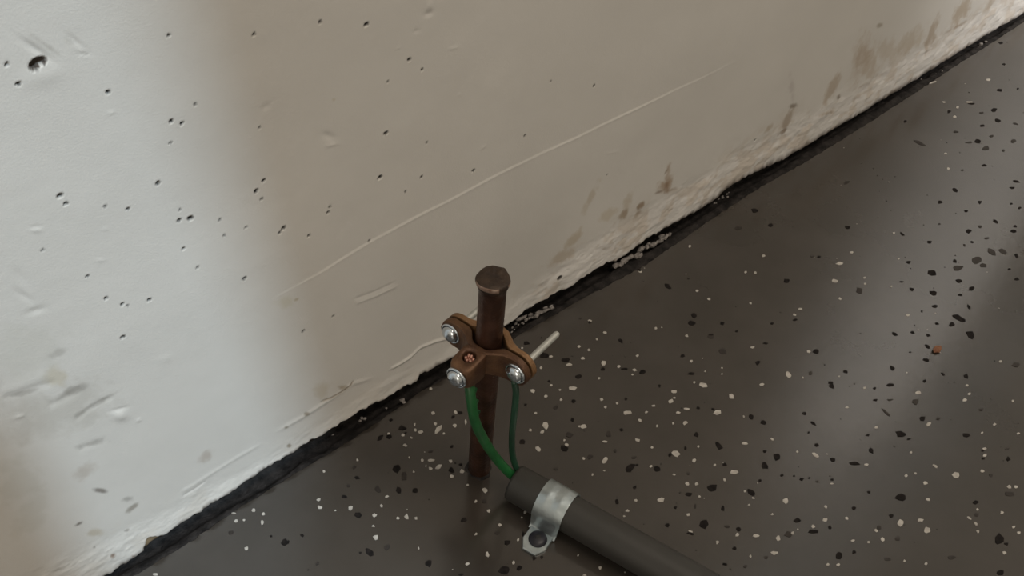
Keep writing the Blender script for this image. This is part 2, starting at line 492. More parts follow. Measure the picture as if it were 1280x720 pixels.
for k, (a, b, l, w_, g, c, al) in enumerate([
        (93, 487, 48, 9, 22, GREY, 0.75), (29, 491, 40, 6, 15, GREY, 0.8), (124, 502, 60, 6, 30, GREY, 0.7), (73, 441, 28, 9, 20, GREY, 0.5), (115, 555, 34, 9, 15, GREY, 0.75),
        (73, 515, 130, 60, 20, (0.84, 0.83, 0.81), 0.8), (69, 469, 30, 22, 10, (0.88, 0.84, 0.74), 0.8), (30, 440, 90, 70, 0, (0.92, 0.92, 0.90), 0.7),
        (125, 613, 15, 5, -10, DARK, 0.75), (98, 655, 18, 5, 25, DARK, 0.95), (158, 624, 16, 7, 10, GREY, 0.9), (167, 634, 20, 6, 40, (0.45, 0.42, 0.38), 0.8),
        (104, 589, 26, 20, 20, (0.74, 0.69, 0.65), 0.7), (120, 667, 24, 9, 5, (0.78, 0.73, 0.64), 0.8), (118, 684, 5, 4, 0, DARK, 0.6), (140, 693, 7, 5, 30, (0.3, 0.2, 0.14), 0.8),
        (165, 693, 5, 4, 0, (0.3, 0.2, 0.14), 0.6), (159, 663, 6, 3, 20, DARK, 0.6), (72, 712, 18, 5, 25, GREY, 0.8), (259, 570, 22, 12, 25, (0.74, 0.68, 0.64), 0.8),
        (56, 55, 40, 6, -35, (0.75, 0.74, 0.72), 0.8), (106, 67, 12, 4, 0, GREY, 0.6), (85, 50, 14, 5, -38, (0.8, 0.8, 0.78), 0.6), (20, 600, 60, 60, 0, (0.90, 0.90, 0.88), 0.8),
        (40, 640, 70, 40, 60, (0.90, 0.90, 0.88), 0.8),  # this and the entry before: soft lower-left shadow put into the colour
        (738, 246, 42, 8, 62, (0.76, 0.69, 0.58), 0.6), (785, 252, 30, 9, 65, (0.74, 0.66, 0.55), 0.6), (779, 268, 22, 7, 50, (0.55, 0.45, 0.35), 0.8), (801, 256, 12, 6, 50, (0.48, 0.38, 0.29), 0.9),
        (797, 268, 14, 5, 60, (0.6, 0.5, 0.4), 0.7), (715, 300, 30, 9, 50, (0.76, 0.68, 0.56), 0.7), (760, 268, 26, 10, 40, (0.84, 0.78, 0.68), 0.7),
        (1075, 75, 20, 60, -12, (0.74, 0.64, 0.55), 0.5), (1110, 62, 30, 30, 0, (0.82, 0.75, 0.67), 0.6), (700, 322, 40, 12, 30, (0.74, 0.65, 0.54), 0.6),
        (835, 226, 9, 32, -8, (0.62, 0.50, 0.40), 0.8), (828, 233, 22, 12, 30, (0.62, 0.50, 0.40), 0.85), (824, 240, 14, 4, 20, (0.36, 0.28, 0.22), 0.7), (838, 238, 14, 6, 20, (0.55, 0.45, 0.36), 0.7),
        (833, 214, 14, 3, 60, (0.40, 0.30, 0.22), 0.6),
        (992, 133, 10, 6, 20, (0.4, 0.35, 0.30), 0.8), (985, 150, 34, 7, 65, (0.60, 0.52, 0.44), 0.7), (978, 165, 12, 4, 40, (0.4, 0.33, 0.27), 0.8), (961, 161, 16, 6, 50, (0.66, 0.57, 0.46), 0.7),
        (1038, 113, 44, 9, 63, (0.68, 0.58, 0.48), 0.7), (1048, 121, 9, 4, 60, (0.36, 0.30, 0.25), 0.8), (1031, 141, 16, 5, 20, (0.62, 0.52, 0.42), 0.7),
        (1163, 45, 42, 9, 68, (0.66, 0.56, 0.46), 0.75), (1203, 12, 44, 15, 58, (0.68, 0.58, 0.47), 0.75), (1198, 32, 30, 3, 30, (0.55, 0.45, 0.36), 0.6),
        (1137, 52, 50, 20, 40, (0.80, 0.73, 0.64), 0.7), (1084, 78, 24, 40, 0, (0.78, 0.69, 0.60), 0.7), (1099, 31, 7, 6, 0, (0.5, 0.45, 0.38), 0.7), (1235, 8, 30, 7, 60, (0.72, 0.64, 0.55), 0.7),
        (990, 108, 8, 30, 0, (0.80, 0.77, 0.78), 0.7),
        (370, 374, 6, 4, 20, (0.72, 0.66, 0.52), 0.8), (355, 378, 26, 14, 20, (0.86, 0.84, 0.72), 0.6), (405, 487, 24, 16, 20, (0.84, 0.79, 0.70), 0.7), (383, 517, 8, 6, 0, (0.4, 0.35, 0.28), 0.8),
        (361, 557, 5, 4, 0, (0.4, 0.35, 0.28), 0.8), (358, 534, 5, 4, 0, (0.5, 0.45, 0.38), 0.8), (428, 485, 10, 7, 0, (0.5, 0.42, 0.32), 0.7), (418, 125, 5, 4, 0, (0.8, 0.74, 0.6), 0.7)]):
    stain_shade(a, b, l, w_, g, c, al, seed=k * 3, rag=1.1)
# broken corner at the lower left, brown core showing
js, is_, u, v = bump(192, 676, 28, 17, 25, 0)
n_ = fbm(XX[js, is_], ZZ[js, is_], 0.006, 191, 3)
f = 1 - smooth(0.75, 1.05, np.sqrt(u * u + v * v) + 0.35 * n_)
H[js, is_] -= 0.0018 * f
C[js, is_] *= (1 - f[..., None] * (1 - np.array([0.42, 0.33, 0.22])))
# warm grey toe plaster is bare and paler than the paint above
tb = (zone * np.interp(XX, [-0.4, 0.05, 0.14, 1.1], [0.0, 0.1, 0.8, 1.0]))[..., None]
C = C * (1 - tb) + C * np.array([1.06, 1.06, 1.08]) * tb
mt = smooth(-0.1, 0.7, fbm(XX * 0.7, ZZ, 0.012, 131, 4, 0.6)) * (1 - smooth(toe * 0.9, toe * 2.2, tn)) * np.interp(XX, [-0.4, -0.15, 0.05, 0.15, 1.1], [0.25, 0.15, 0.2, 0.55, 0.5])
C = C * (1 - mt[..., None]) + C * np.array([0.76, 0.67, 0.57]) * mt[..., None]
# grime creeping up from the joint, ragged
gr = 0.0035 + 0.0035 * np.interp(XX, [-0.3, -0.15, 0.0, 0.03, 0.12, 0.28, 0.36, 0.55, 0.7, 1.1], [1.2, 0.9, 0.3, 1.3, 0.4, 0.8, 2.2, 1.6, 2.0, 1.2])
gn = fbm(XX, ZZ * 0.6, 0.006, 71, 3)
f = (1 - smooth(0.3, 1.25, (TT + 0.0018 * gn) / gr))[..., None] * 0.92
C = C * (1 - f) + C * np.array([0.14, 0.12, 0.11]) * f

rows_y = [-H]
YY = -H
V = np.empty(((nz + 2) * nx, 3))
# two extra rows folding the bottom edge back under the wall
top = np.stack([XX, YY, ZZ], -1).reshape(-1, 3)
fold1 = np.stack([xs, np.full(nx, 0.006), ZZ[0] + 0.0008], -1)
fold2 = np.stack([xs, np.full(nx, 0.016), ZZ[0] + 0.0012], -1)
V = np.concatenate([fold2, fold1, top])
nr = nz + 2
ii = np.arange((nr - 1) * nx).reshape(nr - 1, nx)[:, :-1].ravel()
F = np.stack([ii, ii + 1, ii + nx + 1, ii + nx], -1)
me = bpy.data.meshes.new('wall_back')
me.vertices.add(len(V))
me.vertices.foreach_set('co', V.ravel())
me.loops.add(F.size)
me.loops.foreach_set('vertex_index', F.ravel())
me.polygons.add(len(F))
me.polygons.foreach_set('loop_start', np.arange(0, F.size, 4))
me.polygons.foreach_set('loop_total', np.full(len(F), 4))
me.polygons.foreach_set('use_smooth', np.ones(len(F), bool))
me.update(calc_edges=True)
ca = me.color_attributes.new('stain_shade', 'FLOAT_COLOR', 'POINT')  # wall stains, plus painted shade in the holes and at lower left
Cf = C.reshape(-1, 3)
dk = np.full((nx * 2, 3), 0.08)
Call = np.concatenate([dk, Cf])
ca.data.foreach_set('color', np.concatenate([Call, np.ones((len(Call), 1))], 1).ravel())
me.materials.append(M_wall)
wall = bpy.data.objects.new('wall_back', me)
COL.objects.link(wall)
tag(wall, 'painted plaster wall with a rough toe and small bug holes', kind='structure')

# ---------------------------------------------------------------- floor with an edge that stops short of the wall
fx = [-2.2, -1.2, -0.6, -0.4]
x = -0.3
while x < 1.05:
    fx.append(x)
    x += 0.0015 + 0.002 * max(0, x)
fx += [1.2, 1.6, 2.6]
fx = np.array(fx)
ye = yfloor(fx)
n = len(fx)
lip = 0.0005 * vnoise(fx, fx * 0, 0.006, 51)
rows = [(ye + 0.0006, np.full(n, -0.012)), (ye + 0.0004, np.full(n, -0.0012)), (ye - 0.0006, lip * 0.4), (ye - 0.004, np.zeros(n)),
        (np.full(n, -0.05), np.zeros(n)), (np.full(n, -0.6), np.zeros(n)), (np.full(n, -2.6), np.zeros(n))]
V = np.concatenate([np.stack([fx, a, b], -1) for a, b in rows])
F = []
for k in range(len(rows) - 1):
    for i in range(n - 1):
        F.append((k * n + i, (k + 1) * n + i, (k + 1) * n + i + 1, k * n + i + 1))
floor = mesh_obj('floor', V, F, M_floor)
tag(floor, 'dark brown-grey coated floor with scattered light and dark flakes', kind='structure')

# recessed joint between wall and floor
jx = np.concatenate([[-2.2, -1.2, -0.7, -0.5], np.arange(-0.4, 1.15, 0.0011), [1.4, 1.9, 2.6]])
n = len(jx)
prof = [(-0.018, -0.0030), (-0.012, -0.0026), (-0.009, -0.0024), (-0.006, -0.0024), (-0.003, -0.0028), (-0.0012, -0.0042), (0.0, -0.0065), (0.004, -0.0085), (0.010, -0.009), (0.0135, -0.008), (0.0140, 0.004), (0.0142, 0.018)]
V = []
for k, (y, z) in enumerate(prof):
    for q in jx:
        V.append((q, y + (0.0018 if y < 0.012 else 0.0006) * float(vnoise(q, y, 0.016, 79)), z + 0.0009 * float(vnoise(q, y, 0.011, 77)) + 0.0005 * float(vnoise(q, y, 0.0035, 78))))
F = []
for k in range(len(prof) - 1):
    for i in range(n - 1):
        F.append((k * n + i, k * n + i + 1, (k + 1) * n + i + 1, (k + 1) * n + i))
jo = mesh_obj('trim_1', V, F, M_joint, None, True)
tag(jo, 'dark recessed joint filler running between the wall and the floor', kind='structure')


def lump(c, r, seed, sq=(1, 1, 1)):
    rr = random.Random(seed)
    bm = bmesh.new()
    bmesh.ops.create_icosphere(bm, subdivisions=1, radius=r)
    for v in bm.verts:
        k = rr.uniform(0.65, 1.25)
        v.co = Vector((v.co.x * k * sq[0], v.co.y * k * sq[1], v.co.z * k * sq[2])) + Vector(c)
    Vv = [v.co.copy() for v in bm.verts]
    for i, v in enumerate(bm.verts): v.index = i
    Ff = [tuple(v.index for v in f_.verts) for f_ in bm.faces]
    bm.free()
    return Vv, Ff


def join(parts):
    V = []
    F = []
    for v, f_ in parts:
        b = len(V)
        V += list(v)
        F += [tuple(i + b for i in q) for q in f_]
    return V, F


# pale cement crumbs lodged in the joint (nobody could count them)
crumbs = []
rc = random.Random(3)
segs = [((768, 331), (838, 291), 30, 0.0030), ((648, 399), (692, 380), 16, 0.0024), ((636, 412), (660, 398), 8, 0.0013), ((890, 254), (915, 240), 8, 0.0012), ((1150, 100), (1180, 84), 3, 0.0010)]
k = 0
for a, b, cnt, r in segs:
    for i in range(cnt):
        t_ = (i + rc.random()) / cnt
        px = a[0] + (b[0] - a[0]) * t_ + rc.uniform(-1.5, 1.5)
        py = a[1] + (b[1] - a[1]) * t_ + rc.uniform(-3.0, 3.0) + 2
        p = fl(px, py, 0.0)
        crumbs.append(lump((p[0], min(p[1], 0.004), rc.uniform(-0.0005, 0.001)), r * rc.uniform(0.5, 1.1), k, (1.4, 0.8, 0.8)))
        k += 1
for (px, py, r) in [(503, 500, 0.0022), (505, 503, 0.0016), (452, 522, 0.0014), (456, 523, 0.0012), (450, 526, 0.0012), (483, 510, 0.0010), (416, 543, 0.0010), (538, 485, 0.001),
                    (1226, 55, 0.003), (1232, 52, 0.002)]:
    p = fl(px, py, -0.001)
    crumbs.append(lump((p[0], p[1], -0.0012), r, k, (1, 1, 0.8)))
    k += 1
V, F = join(crumbs)
o = mesh_obj('cement_crumbs', V, F, M_crumb, jo)
tag(o, 'pale cement crumbs lodged in the joint', kind='stuff')

# ---------------------------------------------------------------- flakes in the floor coating
# tile origin, scale, [(x, y, length, width, image angle, kind)]
FLK = [
    ((960, 240), 3.0, [(645, 39, 20, 14, 0, 'b'), (793, 38, 18, 15, -30, 'b'), (743, 72, 18, 9, -10, 'b'), (944, 60, 12, 9, 0, 'b'), (853, 110, 26, 12, -30, 'b'), (927, 129, 16, 10, 0, 'b'),
                       (920, 147, 26, 13, 0, 'b'), (753, 147, 26, 17, 0, 'b'), (605, 188, 20, 12, 0, 'b'), (297, 133, 24, 15, -10, 'b'), (8, 125, 20, 16, 0, 'b'), (191, 243, 16, 10, 0, 'b'),
                       (68, 333, 24, 17, 0, 'b'), (838, 226, 40, 20, -35, 'g'), (880, 222, 36, 18, -25, 'g'), (931, 240, 22, 14, -70, 'b'), (785, 256, 40, 28, 0, 'g'), (808, 275, 26, 18, 0, 'g'),
                       (712, 286, 40, 20, 5, 'g'), (527, 263, 20, 14, 0, 'b'), (700, 260, 18, 14, 0, 'b'), (765, 187, 16, 9, -20, 'b'), (737, 200, 16, 9, -50, 'g'), (820, 174, 22, 8, 0, 'g'),
                       (614, 304, 34, 22, -10, 'b'), (905, 290, 14, 10, 0, 'b'), (717, 334, 28, 14, -10, 'b'), (933, 327, 22, 12, -10, 'b'), (763, 364, 26, 16, 15, 'b'), (538, 364, 22, 16, 0, 'b'),
                       (500, 337, 20, 10, 0, 'b'), (620, 380, 34, 22, -20, 'b'), (720, 386, 18, 9, -10, 'b'), (626, 428, 30, 11, -8, 'b'), (753, 431, 22, 13, -60, 'b'), (577, 448, 12, 9, 0, 'b'),
                       (716, 474, 50, 22, -25, 'b'), (689, 498, 24, 18, 0, 'b'), (760, 535, 44, 26, -40, 'b'), (634, 494, 18, 10, 0, 'b'), (541, 527, 18, 10, -20, 'b'), (475, 533, 26, 12, -25, 'b'),
                       (600, 538, 20, 11, -20, 'b'), (597, 580, 24, 13, -35, 'b'), (593, 631, 28, 14, -25, 'b'), (341, 370, 32, 24, -50, 'g'), (503, 158, 22, 10, -40, 'b'), (179, 598, 26, 19, 0, 'b'),
                       (14, 493, 14, 11, 0, 'b'), (466, 661, 24, 17, -50, 'b'), (290, 674, 20, 14, 0, 'b'), (656, 683, 18, 9, -40, 'b'), (743, 691, 22, 18, -60, 'b'), (930, 648, 34, 22, 0, 'g'),
                       (236, 715, 24, 12, 0, 'b'), (586, 709, 18, 12, 0, 'b'), (160, 680, 14, 16, 0, 'g'), (102, 480, 18, 10, 0, 'b'), (533, 601, 10, 6, 0, 'b'), (643, 120, 10, 8, 0, 'g'), (796, 130, 18, 14, 0, 'g'),
                       (268, 268, 26, 15, 0, 'w'), (312, 227, 14, 10, 0, 'w'), (251, 334, 24, 15, 0, 'w'), (472, 154, 10, 8, 0, 'w'), (490, 251, 8, 7, 0, 'w'), (362, 322, 10, 9, 0, 'w'),
                       (364, 345, 9, 8, 0, 'w'), (463, 355, 9, 8, 0, 'w'), (270, 400, 14, 9, -30, 'w'), (120, 439, 18, 10, 0, 'w'), (99, 461, 14, 9, 0, 'w'), (524, 462, 18, 12, 0, 'w'),
                       (151, 599, 18, 12, 0, 'w'), (77, 686, 28, 18, -60, 'w'), (872, 636, 14, 12, 0, 'w'), (564, 518, 9, 7, 0, 'w'), (266, 692, 8, 7, 0, 'w'), (130, 697, 10, 8, 0, 'w'), (635, 595, 30, 9, -35, 'w')]),
    ((640, 400), 3.0, [(292, 4, 18, 12, 0, 'w'), (348, 47, 14, 12, 0, 'w'), (539, 32, 12, 11, 0, 'w'), (655, 60, 14, 10, 0, 'w'), (318, 72, 9, 8, 0, 'w'), (251, 100, 12, 10, 0, 'w'), (289, 113, 12, 10, 0, 'w'),
                       (266, 145, 17, 13, 0, 'w'), (145, 137, 18, 10, 0, 'w'), (344, 161, 20, 22, 60, 'w'), (213, 168, 24, 11, 0, 'w'), (400, 174, 16, 13, 0, 'w'), (460, 188, 17, 11, 0, 'w'),
                       (471, 134, 13, 11, 0, 'w'), (110, 178, 13, 13, 0, 'w'), (326, 219, 12, 12, 0, 'w'), (225, 257, 34, 20, 10, 'w'), (78, 266, 22, 14, -20, 'w'), (127, 287, 14, 12, 0, 'w'),
                       (183, 299, 12, 11, 0, 'w'), (336, 298, 15, 14, 0, 'w'), (350, 327, 12, 11, 0, 'w'), (394, 312, 10, 10, 0, 'w'), (430, 348, 40, 16, 0, 'w'), (530, 322, 20, 9, 0, 'w'),
                       (504, 346, 12, 9, 0, 'w'), (480, 377, 16, 11, -50, 'w'), (544, 397, 11, 11, 0, 'w'), (604, 389, 10, 10, 0, 'w'), (606, 268, 24, 14, -10, 'w'), (596, 305, 22, 18, 20, 'w'),
                       (609, 292, 12, 8, 0, 'w'), (622, 347, 20, 12, 0, 'w'), (655, 334, 26, 9, -8, 'w'), (650, 385, 20, 16, 30, 'w'), (717, 244, 34, 20, -15, 'w'), (684, 234, 12, 9, 0, 'w'),
                       (822, 288, 22, 22, -50, 'w'), (770, 347, 28, 20, 25, 'w'), (671, 155, 13, 12, 0, 'w'), (901, 103, 18, 11, 0, 'w'), (787, 203, 8, 7, 0, 'w'), (787, 180, 8, 7, 0, 'w'), (724, 193, 8, 7, 0, 'w'), (935, 242, 22, 10, 0, 'w'),
                       (873, 463, 26, 12, -15, 'w'), (470, 451, 22, 14, -25, 'w'), (348, 456, 22, 9, 0, 'w'), (268, 399, 24, 18, 0, 'w'), (252, 399, 10, 9, 0, 'w'), (127, 397, 26, 28, 50, 'w'), (114, 420, 20, 12, 20, 'w'),
                       (69, 413, 13, 12, 0, 'w'), (88, 350, 12, 9, 0, 'w'), (204, 468, 18, 14, 0, 'w'), (196, 451, 9, 8, 0, 'w'), (98, 485, 26, 18, -25, 'w'), (268, 520, 12, 12, 0, 'w'), (347, 528, 34, 18, 60, 'w'),
                       (302, 580, 12, 11, 0, 'w'), (346, 565, 9, 8, 0, 'w'), (615, 502, 34, 24, 0, 'w'), (683, 529, 16, 18, -50, 'w'), (699, 475, 12, 10, 0, 'w'), (526, 478, 12, 10, 0, 'w'), (760, 545, 13, 11, 0, 'w'),
                       (832, 570, 32, 16, 0, 'w'), (797, 600, 12, 10, -30, 'w'), (607, 581, 16, 9, -15, 'w'), (657, 615, 20, 16, 0, 'w'), (692, 615, 14, 12, 0, 'w'), (703, 663, 12, 10, 0, 'w'), (559, 675, 28, 16, 0, 'w'),
                       (464, 677, 14, 11, -40, 'w'), (432, 715, 18, 12, 0, 'w'), (521, 549, 12, 10, 0, 'w'), (873, 643, 9, 10, 0, 'w'), (869, 362, 9, 10, 0, 'w'), (147, 245, 12, 9, 0, 'w'), (38, 105, 11, 11, 0, 'w'), (180, 262, 10, 8, 0, 'w'), (452, 205, 9, 8, 0, 'w'),
                       (54, 87, 24, 14, 0, 'b'), (120, 134, 36, 24, 0, 'b'), (202, 150, 32, 22, 0, 'b'), (407, 78, 24, 13, -40, 'b'), (489, 195, 26, 24, 40, 'b'), (422, 184, 28, 9, 0, 'b'), (341, 184, 20, 14, 0, 'b'),
                       (249, 213, 30, 22, 20, 'b'), (138, 230, 12, 10, 0, 'b'), (427, 297, 14, 13, 0, 'b'), (231, 304, 17, 14, 0, 'b'), (165, 328, 24, 12, 30, 'g'), (226, 375, 14, 18, 0, 'b'), (50, 318, 14, 12, 0, 'b'),
                       (553, 247, 11, 12, 0, 'b'), (638, 134, 20, 12, 0, 'b'), (675, 12, 40, 20, -10, 'b'), (788, 12, 22, 16, -20, 'b'), (744, 61, 32, 18, 0, 'g'), (789, 117, 34, 24, 0, 'g'), (841, 42, 14, 10, 0, 'b'),
                       (922, 161, 20, 18, 0, 'b'), (673, 201, 30, 15, 0, 'b'), (950, 87, 20, 9, 0, 'b'), (698, 330, 14, 11, 0, 'b'), (754, 335, 18, 10, -20, 'b'), (897, 364, 26, 24, -40, 'b'), (943, 385, 28, 20, -20, 'b'),
                       (410, 412, 17, 18, 0, 'b'), (362, 429, 24, 26, 0, 'g'), (214, 432, 28, 22, 0, 'g'), (197, 482, 36, 24, -30, 'b'), (37, 457, 26, 20, 0, 'b'), (692, 429, 22, 24, 0, 'b'), (775, 473, 40, 20, -50, 'b'),
                       (592, 506, 16, 16, 0, 'b'), (650, 480, 10, 16, 0, 'b'), (443, 553, 46, 30, 40, 'b'), (469, 544, 14, 10, 0, 'b'), (543, 559, 32, 24, 0, 'b'), (293, 513, 26, 20, 0, 'g'), (797, 543, 18, 16, 0, 'b'),
                       (948, 546, 26, 30, 50, 'b'), (948, 494, 16, 12, 0, 'b'), (930, 603, 16, 15, 0, 'b'), (752, 629, 38, 30, 0, 'b'), (897, 647, 44, 26, -40, 'b'), (662, 654, 26, 15, 0, 'b'), (461, 627, 16, 14, 0, 'b'),
                       (394, 682, 26, 15, -55, 'b'), (791, 708, 14, 24, 0, 'b'), (612, 703, 15, 12, 0, 'b'), (630, 647, 10, 8, 0, 'g'), (660, 577, 14, 12, 0, 'g'), (165, 560, 22, 12, 0, 'g'), (458, 516, 18, 12, 0, 'g'), (386, 490, 16, 16, 0, 'g')]),
    ((960, 480), 3.0, [(238, 7, 26, 20, -30, 'b'), (458, 3, 34, 14, 0, 'b'), (402, 60, 22, 15, 0, 'b'), (400, 17, 14, 10, 0, 'b'), (551, 66, 32, 22, 0, 'g'), (458, 60, 22, 8, 0, 'g'), (136, 111, 16, 13, 0, 'b'), (168, 147, 28, 11, -30, 'b'),
                       (580, 130, 22, 22, 0, 'b'), (496, 188, 40, 28, -20, 'b'), (528, 207, 14, 8, 0, 'b'), (183, 228, 18, 15, 0, 'b'), (31, 273, 28, 28, 0, 'b'), (386, 250, 28, 20, -30, 'b'), (243, 284, 28, 15, -25, 'b'),
                       (325, 299, 42, 15, -8, 'b'), (742, 192, 30, 17, -10, 'b'), (900, 282, 18, 18, 0, 'b'), (799, 97, 18, 15, 0, 'g'), (637, 131, 20, 12, 0, 'g'), (373, 192, 16, 10, 0, 'b'), (52, 343, 16, 12, 0, 'b'),
                       (127, 357, 20, 15, 0, 'b'), (98, 345, 10, 8, 0, 'b'), (155, 352, 10, 9, 0, 'b'), (240, 358, 18, 10, 0, 'b'), (184, 366, 14, 12, 0, 'g'), (378, 406, 14, 11, 0, 'b'), (495, 425, 44, 28, -15, 'b'),
                       (322, 465, 18, 16, 0, 'b'), (463, 494, 20, 15, -20, 'b'), (110, 512, 28, 22, 0, 'b'), (233, 538, 16, 18, 0, 'b'), (170, 554, 42, 18, 0, 'b'), (779, 444, 26, 14, 0, 'b'), (782, 491, 20, 14, 0, 'g'),
                       (837, 343, 16, 12, 0, 'g'), (870, 583, 40, 44, 20, 'b'), (893, 600, 20, 14, 0, 'b'), (267, 643, 36, 32, -20, 'b'), (322, 631, 20, 16, -30, 'b'), (872, 709, 34, 20, 0, 'b'), (486, 580, 22, 17, 0, 'g'), (75, 563, 30, 24, 0, 'g'),
                       (417, 538, 18, 16, 0, 'g'), (448, 657, 34, 12, -10, 'g'), (690, 650, 30, 18, 0, 'g'), (897, 244, 16, 10, 0, 'g'), (152, 182, 12, 8, 0, 'b'), (445, 110, 50, 10, -45, 'g'), (806, 250, 14, 10, 0, 'b'), (807, 280, 14, 8, 0, 'b'), (906, 413, 36, 20, -10, 'g'),
                       (704, 343, 28, 26, 0, 'w'), (590, 372, 22, 16, -15, 'w'), (497, 522, 26, 28, 0, 'w'), (571, 510, 24, 15, 0, 'w'), (597, 548, 30, 26, 0, 'w'), (430, 583, 22, 17, -40, 'w'), (404, 549, 17, 12, -30, 'w'), (376, 593, 12, 11, 0, 'w'),
                       (67, 439, 23, 20, 0, 'w'), (177, 267, 32, 14, -30, 'w'), (110, 255, 10, 9, 0, 'w'), (239, 374, 20, 8, 0, 'w'), (215, 461, 16, 12, -40, 'w'), (214, 510, 18, 18, 0, 'w'), (295, 505, 17, 12, 0, 'w'),
                       (170, 535, 14, 14, 0, 'w'), (91, 559, 12, 14, 0, 'w'), (38, 581, 18, 24, 0, 'w'), (24, 634, 30, 15, 0, 'w'), (225, 677, 14, 12, 0, 'w'), (264, 678, 15, 13, 0, 'w'), (318, 588, 16, 10, 0, 'w'), (518, 343, 14, 13, 0, 'w'),
                       (553, 336, 12, 10, 0, 'w'), (803, 327, 17, 14, 0, 'w'), (812, 243, 18, 12, 0, 'w'), (813, 268, 18, 12, 0, 'w'), (604, 150, 16, 24, -60, 'w'), (737, 60, 17, 13, 0, 'w'), (755, 37, 13, 10, 0, 'w'), (745, 6, 14, 10, 0, 'w'),
                       (850, 152, 14, 11, 0, 'w'), (406, 162, 16, 12, 0, 'w'), (563, 33, 22, 12, 0, 'w'), (363, 15, 14, 10, 0, 'w'), (918, 64, 12, 11, 0, 'w'), (802, 184, 13, 10, 0, 'w'), (536, 257, 12, 10, 0, 'w'), (626, 308, 26, 9, -30, 'w'),
                       (905, 385, 18, 16, 0, 'w'), (930, 386, 17, 14, 0, 'w'), (920, 537, 17, 12, 0, 'w'), (940, 558, 15, 12, 0, 'w'), (886, 632, 16, 14, 0, 'w'), (755, 503, 20, 10, -40, 'w'), (778, 523, 20, 10, -50, 'w'), (787, 554, 16, 10, -40, 'w'),
                       (593, 674, 14, 12, 0, 'w'), (512, 664, 11, 10, 0, 'w'), (600, 434, 20, 9, -10, 'w'), (370, 303, 18, 11, 0, 'w'), (14, 207, 16, 10, -30, 'w'), (296, 88, 14, 9, 0, 'w'), (112, 545, 8, 8, 0, 'w'), (785, 470, 14, 10, 0, 'w'), (877, 483, 14, 10, 0, 'w'), (938, 186, 16, 9, 0, 'w')]),
    ((360, 560), 4.0, [(348, 60, 14, 14, 0, 'w'), (180, 118, 17, 15, 0, 'w'), (152, 260, 24, 17, 30, 'w'), (158, 298, 26, 20, 0, 'w'), (312, 301, 26, 24, 40, 'w'), (434, 337, 30, 20, 15, 'w'), (427, 391, 17, 14, 0, 'w'),
                       (438, 447, 32, 26, 50, 'w'), (467, 290, 17, 18, 0, 'w'), (494, 244, 22, 13, 15, 'w'), (549, 351, 18, 16, 0, 'w'), (592, 345, 26, 32, 0, 'w'), (640, 351, 17, 17, 0, 'w'), (628, 120, 12, 10, 0, 'w'),
                       (672, 62, 17, 20, 0, 'w'), (716, 62, 34, 17, 0, 'w'), (712, 102, 20, 17, 0, 'w'), (753, 96, 40, 24, 40, 'w'), (814, 65, 20, 17, 0, 'w'), (819, 142, 26, 20, 0, 'w'), (871, 117, 26, 22, 0, 'w'),
                       (606, 48, 10, 12, 0, 'w'), (690, 90, 8, 18, 0, 'w'), (712, 18, 28, 14, 0, 'g'), (983, 213, 30, 24, -25, 'w'), (939, 267, 17, 16, 0, 'w'), (1003, 315, 22, 22, 0, 'w'), (1060, 385, 20, 17, 0, 'w'), (939, 432, 12, 18, -40, 'w'),
                       (998, 532, 22, 34, 0, 'w'), (897, 579, 22, 17, 0, 'w'), (1128, 574, 16, 18, 0, 'w'), (898, 185, 14, 11, 0, 'w'), (965, 135, 36, 8, 0, 'w'), (1185, 322, 20, 20, 0, 'w'), (1226, 318, 20, 22, 0, 'w'),
                       (1168, 348, 12, 10, 0, 'w'), (653, 502, 10, 14, 0, 'w'), (1151, 460, 14, 16, 0, 'w'), (302, 190, 18, 18, 0, 'g'), (1095, 138, 13, 12, 0, 'w'),
                       (545, 104, 42, 46, 0, 'b'), (345, 148, 30, 18, -20, 'b'), (330, 97, 24, 18, 0, 'g'), (450, 207, 32, 34, 50, 'g'), (553, 210, 28, 42, 0, 'b'), (636, 214, 32, 26, 0, 'b'), (280, 244, 32, 20, 0, 'b'),
                       (350, 335, 38, 34, 40, 'b'), (70, 438, 24, 17, -20, 'b'), (408, 520, 56, 34, -45, 'b'), (362, 524, 14, 13, 0, 'b'), (496, 496, 36, 34, 0, 'g'), (704, 576, 44, 34, 50, 'b'), (877, 361, 42, 22, 25, 'b'),
                       (817, 110, 34, 36, 0, 'b'), (863, 82, 20, 16, 0, 'b'), (1095, 474, 34, 28, 0, 'b'), (1176, 432, 20, 30, 0, 'b'), (1080, 614, 66, 38, 15, 'b'), (1157, 598, 26, 40, -60, 'b'), (1045, 425, 28, 20, 0, 'g'),
                       (980, 268, 24, 20, 0, 'g'), (147, 577, 20, 24, 40, 'g'), (2, 470, 10, 20, 0, 'b'), (865, 633, 26, 12, 0, 'b'), (1232, 552, 26, 20, 0, 'b'), (1268, 547, 20, 16, 0, 'b'), (580, 140, 30, 60, 0, 'g')]),
    ((700, 220), 3.6, [(876, 157, 34, 22, -15, 'b'), (943, 221, 26, 22, 0, 'b'), (803, 235, 34, 18, 0, 'g'), (1018, 470, 26, 20, 0, 'b'), (484, 497, 38, 20, -30, 'b'), (603, 628, 26, 24, -30, 'b'), (595, 657, 40, 24, -25, 'b'), (731, 661, 28, 18, -35, 'b'),
                       (793, 699, 18, 14, 0, 'b'), (680, 715, 30, 10, 0, 'b'), (952, 664, 20, 13, 0, 'b'), (1058, 645, 22, 16, -30, 'b'), (131, 658, 18, 12, 0, 'b'), (91, 642, 14, 10, 0, 'g'), (356, 424, 20, 14, -10, 'b'), (578, 461, 16, 10, 0, 'g'), (1136, 362, 20, 10, 0, 'g'),
